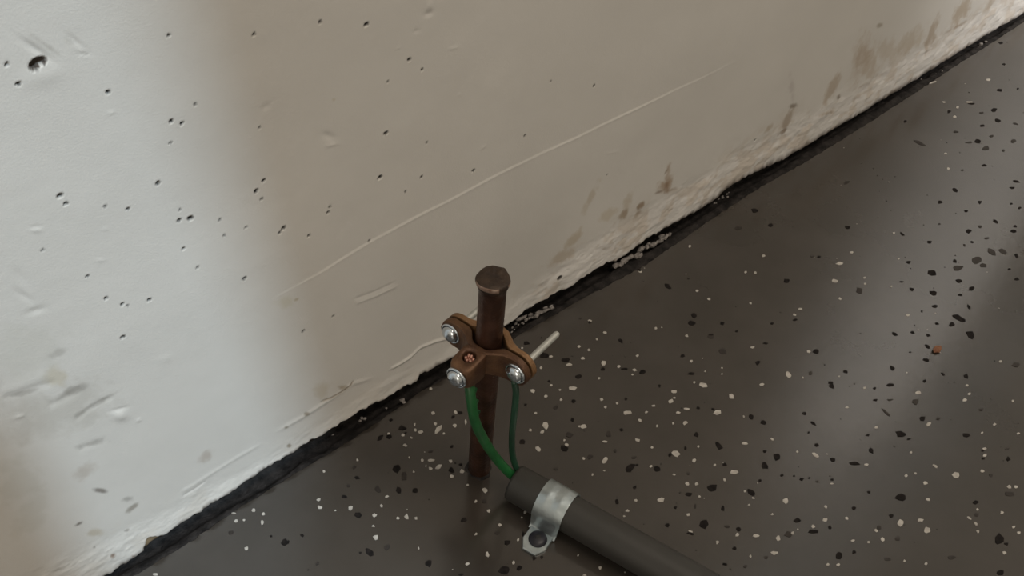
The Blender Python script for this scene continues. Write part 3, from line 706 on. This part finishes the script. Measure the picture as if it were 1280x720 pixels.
                       (583, 317, 14, 12, 0, 'w'), (916, 359, 20, 13, 0, 'w'), (879, 435, 14, 12, 0, 'w'), (834, 433, 14, 12, 0, 'w'), (616, 517, 17, 14, -20, 'w'), (670, 554, 15, 11, 0, 'w'), (858, 573, 12, 11, 0, 'w'), (1080, 600, 20, 10, 0, 'w'),
                       (1056, 628, 18, 10, 0, 'w'), (360, 430, 20, 11, -10, 'w'), (138, 651, 20, 13, -20, 'w'), (203, 706, 22, 13, -20, 'w'), (432, 687, 14, 12, 0, 'w')]),
    ((1040, 40), 3.27, [(478, 326, 24, 15, 0, 'b'), (299, 365, 16, 11, 0, 'b'), (690, 45, 24, 10, -10, 'b'), (702, 132, 18, 9, 0, 'b'), (685, 238, 26, 12, -5, 'b'), (663, 319, 34, 15, 20, 'b'), (677, 362, 28, 14, -15, 'b'), (614, 383, 20, 11, 0, 'b'),
                        (596, 447, 30, 20, -10, 'b'), (627, 475, 30, 20, 0, 'g'), (741, 446, 26, 16, 0, 'g'), (623, 545, 24, 12, 0, 'b'), (753, 611, 28, 12, -10, 'b'), (737, 637, 28, 9, 0, 'b'), (501, 646, 26, 17, -35, 'b'), (442, 697, 22, 15, 0, 'b'), (603, 695, 22, 15, 0, 'b'),
                        (611, 331, 18, 9, 0, 'g'), (760, 232, 12, 8, 0, 'b'), (570, 293, 30, 7, -5, 'b'), (750, 375, 24, 9, -15, 'g'), (560, 452, 30, 8, 0, 'g'), (355, 452, 60, 14, -25, 'g'), (505, 408, 26, 8, 0, 'g'), (652, 425, 20, 10, 0, 'g'), (732, 702, 14, 10, 0, 'b'),
                        (533, 565, 14, 9, 0, 'g'), (60, 615, 30, 12, 20, 'g'), (700, 485, 14, 12, 0, 'g'),
                        (563, 287, 30, 7, 0, 'w'), (640, 195, 20, 10, 0, 'w'), (501, 347, 17, 11, 0, 'w'), (513, 308, 14, 10, 0, 'w'), (457, 287, 12, 8, 0, 'w'), (464, 498, 13, 9, 0, 'w'), (475, 559, 16, 13, 0, 'w'), (412, 206, 34, 9, 20, 'w')]),
    ((720, 580), 4.57, [(485, 0, 10, 10, 0, 'g'), (730, 343, 62, 52, -10, 'b'), (522, 350, 26, 26, 0, 'b'), (568, 248, 24, 17, 0, 'b'), (842, 260, 28, 50, 0, 'b'), (862, 358, 34, 22, 0, 'g'), (930, 372, 30, 28, 0, 'b'), (905, 481, 26, 26, 0, 'b'),
                        (850, 574, 32, 16, -10, 'b'), (1262, 324, 38, 34, 20, 'b'), (1215, 402, 36, 24, 20, 'g'), (1085, 535, 24, 20, 0, 'g'), (337, 132, 22, 26, 0, 'g'), (680, 240, 16, 30, 0, 'g'), (652, 398, 40, 14, -15, 'b'), (966, 585, 24, 20, 0, 'g'),
                        (640, 290, 20, 18, 0, 'w'), (655, 386, 38, 10, -20, 'w'), (809, 449, 26, 24, 0, 'w'), (922, 404, 28, 28, 0, 'w'), (1028, 410, 44, 20, 0, 'w'), (1154, 430, 26, 40, 0, 'w'), (1137, 509, 42, 28, 0, 'w'), (1199, 212, 34, 32, 0, 'w'),
                        (1120, 288, 18, 13, 0, 'w'), (1237, 396, 16, 26, 0, 'w'), (997, 527, 16, 22, 0, 'w'), (988, 233, 16, 11, 0, 'w'), (295, 269, 32, 24, 0, 'w'), (274, 298, 16, 10, 0, 'w'), (138, 592, 22, 20, 0, 'w'), (50, 636, 26, 12, 0, 'w'), (12, 522, 12, 12, 0, 'w'), (1013, 195, 22, 10, -20, 'w')]),
    ((420, 480), 5.14, [(623, 186, 32, 26, 0, 'w'), (770, 183, 26, 24, 0, 'w'), (763, 268, 26, 24, 0, 'w'), (656, 290, 70, 32, 50, 'w'), (638, 256, 22, 22, 30, 'w'), (693, 319, 18, 16, 0, 'w'), (543, 309, 40, 20, 0, 'w'), (511, 297, 20, 22, 0, 'w'),
                        (506, 262, 14, 24, 0, 'w'), (430, 328, 28, 22, 0, 'w'), (338, 320, 18, 20, 30, 'w'), (443, 394, 36, 20, -15, 'w'), (609, 30, 22, 18, 0, 'w'), (834, 245, 14, 40, 0, 'w'), (483, 345, 22, 12, -30, 'w'),
                        (428, 285, 52, 40, 0, 'b'), (285, 346, 48, 26, 45, 'b'), (340, 340, 40, 28, 0, 'b'), (448, 314, 20, 16, 0, 'b'), (353, 232, 24, 20, 0, 'b'), (796, 188, 36, 26, 0, 'b'), (752, 212, 26, 18, 40, 'b'), (743, 402, 22, 22, 0, 'b')]),
    ((150, 560), 4.0, [(580, 365, 22, 17, 0, 'w'), (718, 330, 20, 17, 0, 'w'), (711, 372, 22, 26, 0, 'w'), (632, 505, 26, 22, 40, 'w'), (176, 633, 28, 17, 0, 'w'), (668, 312, 24, 20, 0, 'w'), (620, 360, 14, 12, 0, 'w'), (570, 326, 24, 8, 0, 'w'), (824, 471, 44, 36, 0, 'b'), (756, 441, 14, 12, 0, 'b'),
                       (555, 424, 28, 24, 0, 'g')]),
]


def flake_geo(cx, cy, l, w_, ang, seed, top=0.00025):
    """irregular flake outline read in the picture and laid flat on the floor"""
    rr = random.Random(seed)
    n = rr.choice([5, 6, 6, 7]) if l < 7 else rr.choice([7, 8, 9])
    a = math.radians(ang)
    ring = []
    for i in range(n):
        th = 2 * math.pi * (i + rr.uniform(-0.34, 0.34)) / n
        k = rr.uniform(0.70, 1.18)
        u = math.cos(th) * l / 2 * k
        v = math.sin(th) * w_ / 2 * k
        ring.append(fl(cx + u * math.cos(a) + v * math.sin(a), cy - u * math.sin(a) + v * math.cos(a)))
    V = [(p[0], p[1], top) for p in ring]
    ctr = sum(np.array(p) for p in ring) / n
    V2 = [(ctr[0] + (p[0] - ctr[0]) * 1.05, ctr[1] + (p[1] - ctr[1]) * 1.05, -0.0003) for p in ring]
    F = [tuple(range(n - 1, -1, -1))] + [(i, (i + 1) % n, n + (i + 1) % n, n + i) for i in range(n)]
    return V2 and V + V2, F


seen = []
small = {'w': [], 'b': [], 'g': []}
MT = {'w': M_white, 'b': M_black, 'g': M_grey}
LB = {'w': 'pale flake', 'b': 'black flake', 'g': 'dim brown flake'}
cnt = 0
big = []
sid = 0
for (ox, oy), s, L in FLK:
    for (a, b, l, w_, g, kd) in L:
        px, py = ox + a / s, oy + b / s
        if any(abs(px - q[0]) < 2.2 and abs(py - q[1]) < 2.2 and q[2] == kd for q in seen):
            continue
        seen.append((px, py, kd))
        sid += 1
        l_, ww = l / s * 0.95, w_ / s * 0.95
        geo = flake_geo(px, py, l_, ww, g, sid, 0.00022 + 0.00003 * (sid % 5))
        if max(l_, ww) >= 8.6:
            big.append((geo, kd))
        else:
            small[kd].append(geo)
for geo, kd in big:
    V, F = geo
    o = mesh_obj('flake', V, F, MT[kd], floor)
    o['label'] = LB[kd]
# flakes beyond the frame, and a dust of specks too small to pick apart
rf = random.Random(99)
for i in range(5200):
    x = rf.uniform(-0.6, 1.4)
    y = rf.uniform(-0.9, -0.015)
    c = R.T @ (np.array([x, y, 0]) - CAM)
    if c[2] > -0.05:
        inside = False
    else:
        u_, v_ = 640 + FPX * c[0] / -c[2], 360 - FPX * c[1] / -c[2]
        inside = -4 < u_ < 1284 and -4 < v_ < 724
    r = rf.uniform(0.0006, 0.0026) if not inside else rf.uniform(0.0003, 0.0007)
    if inside and rf.random() < 0.8:
        continue
    n = 6
    ring = [(x + r * rf.uniform(.7, 1.2) * math.cos(2 * math.pi * q / n), y + r * rf.uniform(.7, 1.2) * math.sin(2 * math.pi * q / n)) for q in range(n)]
    V = [(p[0], p[1], 0.0002) for p in ring] + [(p[0], p[1], -0.0002) for p in ring]
    F = [tuple(range(n))] + [(i_, n + i_, n + (i_ + 1) % n, (i_ + 1) % n) for i_ in range(n)]
    small[rf.choice(['w', 'b', 'g'] if not inside else ['w', 'g', 'b', 'g'])].append((V, F))
for kd, nm in (('w', 'pale_flakes'), ('b', 'black_flakes'), ('g', 'dim_flakes')):
    V, F = join(small[kd])
    o = mesh_obj(nm, V, F, MT[kd], floor)
    tag(o, {'w': 'small pale flakes in the floor coating', 'b': 'small black flakes in the floor coating', 'g': 'small dim brown flakes in the floor coating'}[kd], kind='stuff')

# loose rust-brown chip on the floor at the right
p = fl(1171, 438)
V, F = lump((0, 0, 0.0012), 0.0042, 5, (1.15, 0.75, 0.35))
o = mesh_obj('debris_chip', V, F, M_rust)
o.location = (p[0], p[1], 0.0004)
tag(o, 'tiny rust-brown chip lying loose on the dark floor at the right', 'debris')

# ---------------------------------------------------------------- ground rod
RODY = -0.0831
HR = 0.1776
rod = empty('ground_rod', (0, RODY, 0))
tag(rod, 'upright brown copper ground rod with a hammered mushroomed top, rising from the floor', 'rod')


def rj(k, a, r, z):
    return r * (1 + 0.006 * math.sin(3 * a + k) + 0.004 * math.sin(7 * a - k)), z


prof = [(0.0074, -0.012), (0.0074, 0.0)] + [(0.0075 + 0.0004 * min(1, z / 0.12), z) for z in np.linspace(0.01, 0.168, 18)]
V, F = lathe(prof, 40, rj)
mesh_obj('shaft', V, F, M_rod, rod, True)


def tj(k, a, r, z):
    burr = 0.0007 * max(0, math.sin(6 * a + 0.5)) * max(0, math.cos(a - 0.9)) + 0.00025 * math.sin(3 * a)
    w_ = 1.0 if 2 <= k <= 7 else 0.0
    zz = (0.0003 * math.sin(2 * a) + 0.0006 * max(0, math.sin(9 * a)) * max(0, math.cos(a - 1.0))) if 4 <= k <= 7 else 0
    return (r + burr * w_ if r > 0.004 else r), z + zz


prof = [(0.0079, HR - 0.0105), (0.0081, HR - 0.008), (0.0088, HR - 0.0055), (0.0095, HR - 0.0035), (0.0099, HR - 0.0018), (0.0096, HR - 0.0005), (0.0088, HR), (0.006, HR + 0.0003), (0.003, HR), (0.0, HR)]
V, F = lathe(prof, 48, tj)
nfc = len(F)
top = mesh_obj('mushroomed_head', V, F, M_rodtop, rod, True, mats=[M_rod, M_bare], idx=[(1 if i // 48 < 2 else (2 if (i // 48 in (3, 4) and (i % 48) in list(range(20, 33)) + [38, 39, 40]) else 0)) for i in range(nfc)])
top['label'] = 'flattened rim with burrs and worn edge'

# ragged sealant ring where the rod leaves the floor
V, F = lathe([(0.0074, 0.0008), (0.0082, 0.0006), (0.0088, 0.0003), (0.0092, -0.0004)], 30, lambda k, a, r, z: (r * (1 + 0.10 * math.sin(3 * a + 1) * (k > 0) + 0.05 * math.sin(8 * a)), z))
o = mesh_obj('base_ring', V, F, M_joint, rod, True)
o['label'] = 'dark ring at the foot of the rod'

# ---------------------------------------------------------------- clamp; own frame: u = screw direction, v = along the ears, w = up
ZC = 0.120
th = math.radians(10.0)
clamp = empty('ground_clamp', (0, RODY, ZC))
clamp.rotation_euler = (0, 0, th)
tag(clamp, 'cast bronze two-piece ground clamp bolted around the copper rod', 'clamp')
# local +x = u (away from camera towards the right), local -y = v (towards the right-hand ear)


def half(sign, inner, outer, L=0.0325):
    vs = np.concatenate([np.linspace(-L, -0.0225, 9), np.linspace(-0.020, 0.020, 33), np.linspace(0.0225, L, 9)])
    V = []
    F = []
    for v in vs:
        e = max(0, abs(v) - 0.0225)
        hh = 0.0102 if e == 0 else math.sqrt(max(0.0010 ** 2, 0.0102 ** 2 - (e * 1.02) ** 2))
        hh = hh if abs(v) > 0.0205 else 0.0102 - 0.0014 * math.cos(min(1, abs(v) / 0.0205) * math.pi / 2) ** 2
        ui, uo = inner(abs(v)), outer(abs(v))
        c = min(0.0009, hh * 0.4)
        ring = [(ui, -hh + c * .4), (ui + c * .5 * 1, -hh), (uo - c, -hh), (uo, -hh + c), (uo, hh - c), (uo - c, hh), (ui + c * .5, hh), (ui, hh - c * .4)]
        for (u, w_) in ring:
            V.append((sign * u, -v, w_))
    n = 8
    m = len(vs)
    for k in range(m - 1):
        for i in range(n):
            j = (i + 1) % n
            q = (k * n + i, k * n + j, (k + 1) * n + j, (k + 1) * n + i)
            F.append(q if sign > 0 else q[::-1])
    F.append(tuple(range(n)) if sign < 0 else tuple(range(n))[::-1])
    b = (m - 1) * n
    F.append(tuple(range(b, b + n))[::-1] if sign < 0 else tuple(range(b, b + n)))
    return V, F


def fi(v):  # inner face of the front half, snug on the rod
    return float(np.interp(v, [0, 0.004, 0.0065, 0.0105, 0.013, 0.04], [0.0083, 0.0083, 0.0072, 0.0028, 0.0009, 0.0008]))


def fo(v):
    return float(np.interp(v, [0, 0.006, 0.011, 0.015, 0.019, 0.04], [0.0125, 0.0115, 0.0082, 0.0062, 0.0052, 0.0050]))


def bi(v):  # V groove of the back half
    return float(np.interp(v, [0, 0.003, 0.012, 0.014, 0.04], [0.0098, 0.0092, 0.0018, 0.0008, 0.0008]))


def bo(v):
    return float(np.interp(v, [0, 0.005, 0.013, 0.018, 0.04], [0.0138, 0.0128, 0.0070, 0.0050, 0.0046]))


V, F = half(-1, fi, fo)
front = mesh_obj('front_jaw', V, F, M_bronze, clamp)
V, F = half(1, bi, bo)
back = mesh_obj('back_jaw', V, F, M_bronze2, clamp)
back['label'] = 'lighter orange-brown jaw behind the rod'
for o in (front, back):
    md = o.modifiers.new('bevel', 'BEVEL')
    md.width = 0.0006
    md.segments = 2
    md.limit_method = 'ANGLE'
    for p_ in o.data.polygons:
        p_.use_smooth = True
    md2 = o.modifiers.new('wn', 'WEIGHTED_NORMAL')

# wire lug: block on the front jaw with a vertical hole
NR = 32
lu = -0.0182
V = []
F = []
outer = []
for i in range(NR):
    a = 2 * math.pi * i / NR
    ca_, sa_ = math.cos(a), math.sin(a)
    k = (abs(ca_) ** 4 + abs(sa_) ** 4) ** (-0.25)
    ox_ = lu - 0.0005 + 0.0100 * k * ca_
    outer.append((ox_, 0.0076 * k * sa_))
inner = [(lu + 0.0042 * math.cos(2 * math.pi * i / NR), 0.0040 * math.sin(2 * math.pi * i / NR)) for i in range(NR)]


def lw(x, top):
    d = np.clip((x - (-0.028)) / 0.012, 0, 1)
    return (0.0068 + 0.0020 * d) if top else (-0.0078 - 0.0022 * d)


rings = [[(x_, y_, lw(x_, False)) for x_, y_ in inner], [(lu + (x_ - lu) * .93, y_ * .93, lw(x_, False)) for x_, y_ in outer],
         [(x_, y_, lw(x_, False) + 0.001) for x_, y_ in outer], [(x_, y_, lw(x_, True) - 0.001) for x_, y_ in outer],
         [(lu + (x_ - lu) * .93, y_ * .93, lw(x_, True)) for x_, y_ in outer], [(lu + (x_ - lu) * 1.1, y_ * 1.1, lw(x_, True)) for x_, y_ in inner], [(x_, y_, lw(x_, True) - 0.0008) for x_, y_ in inner]]
for r_ in rings:
    V += r_
m = len(rings)
for k in range(m):
    for i in range(NR):
        j = (i + 1) % NR
        k2 = (k + 1) % m
        F.append((k * NR + i, k * NR + j, k2 * NR + j, k2 * NR + i))
lug = mesh_obj('wire_lug', V, F, M_bronze, clamp, True)


def screw_head(name, parent, loc, rad, hgt, roll):
    """flanged dome head facing local -x"""
    pr = [(rad * 0.96, 0.0), (rad, 0.0004), (rad, 0.0010), (rad * 0.95, 0.0014), (rad * 0.84, 0.0015), (rad * 0.80, 0.0010), (rad * 0.78, 0.0012)]
    for i in range(1, 10):
        a = i / 9 * math.pi / 2
        pr.append((rad * 0.78 * math.cos(a), 0.0014 + (hgt - 0.0014) * math.sin(a)))
    V, F = lathe(pr, 40)
    V = [(-z_, x_, y_) for x_, y_, z_ in V]
    idx = [1 if f_[0] // 40 in (4, 5) else 0 for f_ in F]
    o = mesh_obj(name, V, F, M_zinc, parent, True, mats=[M_slot], idx=idx)
    o.location = loc
    o.rotation_euler = (0, 0, roll)
    return o


def shank(parent, x0, x1, r=0.0021):
    n = int((x1 - x0) / 0.00035)
    pts = [(x0 + (x1 - x0) * i / n, 0, 0) for i in range(n + 1)]
    V, F = tube(pts, lambda k, a: r * (1 + 0.045 * math.sin(2 * math.pi * k / 3.2 + a)) * (0.8 if k > n - 3 else 1), 14)
    return V, F


for nm, y_, x0, roll, ln in (('left', 0.0243, -0.0050, 0.0, 0.046), ('right', -0.0243, -0.0050, 0.0, 0.042)):
    h = screw_head('screw_head', clamp, (x0, y_, 0.0005), 0.0070, 0.0046, roll)
    V, F = shank(h, 0.0, ln)
    s_ = mesh_obj('threaded_shank', V, F, M_shank, h, True)
h = screw_head('screw_head', clamp, (-0.0287, 0.0, -0.001), 0.0070, 0.0046, 0.0)
V, F = shank(h, 0.0, 0.0065)
mesh_obj('threaded_shank', V, F, M_shank, h, True)

# ---------------------------------------------------------------- wires
CX, SX = math.cos(th), math.sin(th)


def cw(u, v, w_):  # clamp frame (local x, local y) to world
    return np.array([u * CX - v * SX, RODY + u * SX + v * CX, ZC + w_])


st = cw(lu, 0, 0)
wire = empty('green_wire', tuple(fl(640, 592, 0.0)))
tag(wire, 'bright green insulated wire curving from the clamp lug into the grey conduit', 'wire')
W0 = wire.location


def place(o, root):
    """mesh built in world coordinates, hung under a root Empty"""
    o.parent = root
    o.matrix_parent_inverse = Matrix.Translation(-Vector(root.location))
    return o


ctrl = [cw(lu, 0, -0.0088), fl(589, 500, 0.098), fl(594, 527, 0.081), fl(606, 552, 0.056), fl(622, 575, 0.033), fl(640, 594, 0.017), fl(658, 606, 0.012), fl(700, 630, 0.010)]
pts = spline(ctrl, 14)
V, F = tube(pts, lambda k, a: 0.00315 * (1 + 0.02 * math.sin(k * 0.9) * math.cos(a)), 20)
o = mesh_obj('insulation', V, F, M_green, None, True)
place(o, wire)
# nicked skin of insulation lifting on the right side
V = []
F = []
for k in range(8, 26):
    p = pts[k]
    side = Vector((0.0034, -0.0006, 0.0006)) * (1 + 0.45 * max(0, math.sin((k - 8) * 0.9)))
    V += [p + Vector((0.0018, -0.0016, 0.0012)), p + side, p + side + Vector((-0.0003, 0, -0.0005))]
for k in range(17):
    for j in range(3):
        j2 = (j + 1) % 3
        F.append((k * 3 + j, k * 3 + j2, (k + 1) * 3 + j2, (k + 1) * 3 + j))
o = mesh_obj('insulation_flap', V, F, M_green, None, True)
place(o, wire)
strands = []
for i in range(7):
    a = i * math.pi / 3
    r_ = 0.0 if i == 6 else 0.0019
    tp = 0.0066 + 0.0016 * rng.rand()
    q = [cw(lu + r_ * math.cos(a), r_ * math.sin(a), w_) for w_ in (-0.0095, 0.0, tp)]
    q[2] = q[2] + np.array([rng.uniform(-.0006, .0006), rng.uniform(-.0006, .0006), 0])
    strands.append(tube(q, 0.00092, 8))
V, F = join(strands)
o = mesh_obj('bare_strands', V, F, M_strand, None, True)
o['label'] = 'bare copper strand ends in the lug'
place(o, wire)

wire2 = empty('green_wire', tuple(fl(650, 588, 0.0)))
tag(wire2, 'thin dark green wire dropping from under the right-hand clamp screw to the conduit mouth', 'wire')
pe = cw(-0.0055, -0.0243, -0.0060)
ctrl = [pe, fl(645, 492, 0.100), fl(643, 515, 0.084), fl(640, 545, 0.056), fl(641, 570, 0.030), fl(649, 590, 0.017), fl(672, 606, 0.014), fl(705, 622, 0.013)]
pts2 = spline(ctrl, 12)
V, F = tube(pts2, 0.0021, 14)
o = mesh_obj('insulation', V, F, M_dgreen, None, True)
place(o, wire2)

# ---------------------------------------------------------------- conduit on the floor, running out of the frame
RC = 0.0125
c0 = fl(643, 603, RC)
c1 = fl(800, 692, RC)
d = Vector((c1 - c0))
d.z = 0
d.normalize()
side = Vector((d.y, -d.x, 0))      # to the camera's left of the run
cond = empty('conduit', (c0[0], c0[1], 0))
tag(cond, 'dark grey round conduit lying on the floor, wires entering its open end', 'conduit')
nn = 40
V = []
F = []
lens = [0.0, 0.0, 0.0, 0.002] + list(np.linspace(0.03, 0.75, 12))
rads = [RC - 0.0026, RC - 0.0012, RC - 0.0004, RC] + [RC] * 12
# inner bore first
ringsx = [(0.12, RC - 0.0026), (0.001, RC - 0.0026)] + list(zip(lens[1:], rads[1:]))
for (s_, r_) in ringsx:
    for i in range(nn):
        a = 2 * math.pi * i / nn
        V.append(Vector((0, 0, RC)) + d * s_ + (side * math.cos(a) + Vector((0, 0, 1)) * math.sin(a)) * r_)
for k in range(len(ringsx) - 1):
    for i in range(nn):
        j = (i + 1) % nn
        F.append((k * nn + i, k * nn + j, (k + 1) * nn + j, (k + 1) * nn + i))
o = mesh_obj('pipe', V, F, M_conduit, cond, True)

# ---------------------------------------------------------------- one-hole strap
sc = fl(692, 627, RC)
sv = Vector(sc) - Vector(c0)
s0 = sv.dot(d) + 0.0030
strap = empty('conduit_strap', tuple(Vector((c0[0], c0[1], 0)) + d * s0))
tag(strap, 'shiny galvanised one-hole strap arched over the conduit', 'strap')
# which side is the tab: the picture's lower left
tabside = side if (Vector(fl(673, 671)) - Vector(fl(700, 640))).dot(side) > 0 else -side
WS = 0.0205
TH = 0.0012
# profile across the conduit: (across, up) from far foot over the pipe and down to the tab
prof = []
for i in range(26):
    a = math.radians(-10 + (192 + 6) * i / 25)
    prof.append((-(RC + 0.0004) * math.cos(a), RC + (RC + 0.0004) * math.sin(a)))
prof += [(0.0132, 0.0085), (0.0134, 0.0050), (0.0140, 0.0024), (0.0152, 0.0010), (0.0165, 0.0006)]
Pp = [Vector((p[0], p[1])) for p in prof]
nor = []
for k in range(len(Pp)):
    t_ = (Pp[min(k + 1, len(Pp) - 1)] - Pp[max(0, k - 1)]).normalized()
    nor.append(Vector((-t_.y, t_.x)))
widths = np.array([-0.5, -0.46, -0.36, -0.27, -0.17, -0.06, 0.06, 0.17, 0.27, 0.36, 0.46, 0.5]) * WS
rib = [0, 0.0003, 0.0004, 0.0014, 0.0013, 0.0003, 0.0003, 0.0013, 0.0014, 0.0004, 0.0003, 0]
V = []
F = []
nw = len(widths)
for k, (p, n_) in enumerate(zip(Pp, nor)):
    neck = 1.0 if k < 24 else float(np.interp(k, [24, 28, 30], [1.0, 0.93, 0.93]))
    along = math.sin(math.pi * min(1, max(0, (k - 6) / 14.0))) if 6 <= k <= 20 else 0
    end = 1.0
    for wi, wd in enumerate(widths):
        off = TH + rib[wi] * min(1, along * 1.8) * 0.45
        q = p + n_ * off
        V.append(tabside * q.x + Vector((0, 0, q.y)) + d * (wd * neck))
for k, (p, n_) in enumerate(zip(Pp, nor)):
    neck = 1.0 if k < 24 else float(np.interp(k, [24, 28, 30], [1.0, 0.93, 0.93]))
    for wi, wd in enumerate(widths):
        V.append(tabside * p.x + Vector((0, 0, p.y)) + d * (wd * neck))
m = len(Pp)
B = m * nw
for k in range(m - 1):
    for i in range(nw - 1):
        F.append((k * nw + i, k * nw + i + 1, (k + 1) * nw + i + 1, (k + 1) * nw + i))
        F.append((B + k * nw + i, B + (k + 1) * nw + i, B + (k + 1) * nw + i + 1, B + k * nw + i + 1))
    F.append((k * nw, (k + 1) * nw, B + (k + 1) * nw, B + k * nw))
    e = nw - 1
    F.append((k * nw + e, B + k * nw + e, B + (k + 1) * nw + e, (k + 1) * nw + e))
for i in range(nw - 1):
    F.append((i, B + i, B + i + 1, i + 1))
bandm = mesh_obj('band', V, F, M_galv, strap, True)
md = bandm.modifiers.new('es', 'EDGE_SPLIT')
md.split_angle = math.radians(45)
# tab plate with clipped corners
A0, A1 = 0.0150, 0.0325
hw = WS * 0.41
out = [(A0, -hw), (A0 + 0.0105, -hw), (A1, -hw * 0.52), (A1, hw * 0.52), (A0 + 0.0105, hw), (A0, hw)]
V = []
F = []
n = len(out)
for zz, k in ((0.0004, 1), (0.0020, 1), (0.0024, 0)):
    for (a_, b_) in out:
        if k == 0:
            a_ = a_ + (0.0003 if a_ == A0 else -0.0004)
            b_ = b_ * 0.95
        V.append(tabside * a_ + d * b_ + Vector((0, 0, zz)))
for r_ in range(2):
    for i in range(n):
        j = (i + 1) % n
        F.append((r_ * n + i, r_ * n + j, (r_ + 1) * n + j, (r_ + 1) * n + i))
F.append(tuple(range(n - 1, -1, -1)))
F.append(tuple(range(2 * n, 3 * n)))
mesh_obj('tab', V, F, M_galv, strap)
# dimples pressed in the band
for a_deg, off in ((68, -0.002), (108, 0.0005)):
    a = math.radians(a_deg)
    cen = tabside * (math.cos(a) * (RC + 0.0022)) + Vector((0, 0, RC + math.sin(a) * (RC + 0.0022))) + d * off
# fixing screw
scr = empty('anchor_screw', tuple(Vector(strap.location) + tabside * 0.0218 + d * 0.0004))
scr.location.z = 0.0024
tag(scr, 'black dome-headed screw fixing the strap tab to the floor', 'screw')
V, F = lathe([(0.0, 0.0028), (0.002, 0.0027), (0.0042, 0.0022), (0.0057, 0.0013), (0.0061, 0.0004), (0.0060, 0.0)], 36)
mesh_obj('head', V, F, M_blackscrew, scr, True)
V, F = lathe([(0.0, 0.0030), (0.0014, 0.0030), (0.0022, 0.0027)], 6)
o = mesh_obj('drive_recess', V, F, M_slot, scr)

# ---------------------------------------------------------------- the rest of the room, behind the camera: wall with the doorway the daylight comes through
def box(name, lo, hi, m):
    V = [(x_, y_, z_) for x_ in (lo[0], hi[0]) for y_ in (lo[1], hi[1]) for z_ in (lo[2], hi[2])]
    F = [(0, 1, 3, 2), (4, 6, 7, 5), (0, 4, 5, 1), (2, 3, 7, 6), (0, 2, 6, 4), (1, 5, 7, 3)]
    return mesh_obj(name, V, F, m)


# daylight jamb with a slight batter, as its shadow edge leans
def prism(name, x0b, x0t, x1, y0, y1, z0, z1):
    V = [(x0b, y0, z0), (x1, y0, z0), (x1, y1, z0), (x0b, y1, z0), (x0t, y0, z1), (x1, y0, z1), (x1, y1, z1), (x0t, y1, z1)]
    F = [(0, 3, 2, 1), (4, 5, 6, 7), (0, 1, 5, 4), (1, 2, 6, 5), (2, 3, 7, 6), (3, 0, 4, 7)]
    o = mesh_obj(name, V, F, M_room)
    tag(o, kind='structure')
    return o


LEAN = 0.12
XB = 0.261
prism('wall_front', XB, XB - LEAN * 4.0, 2.6, -2.42, -2.30, 0, 4.0)
prism('wall_front', -1.35, -1.35, -2.3, -2.42, -2.30, 0, 4.0)
prism('wall_front', -2.3, -2.3, 2.6, -2.42, -2.30, 4.0, 4.5)
# added unseen pier, put in to shade the lower left of the wall
prism('wall_left', -0.276, -0.284, -0.80, -1.72, -1.60, 0, 2.46)
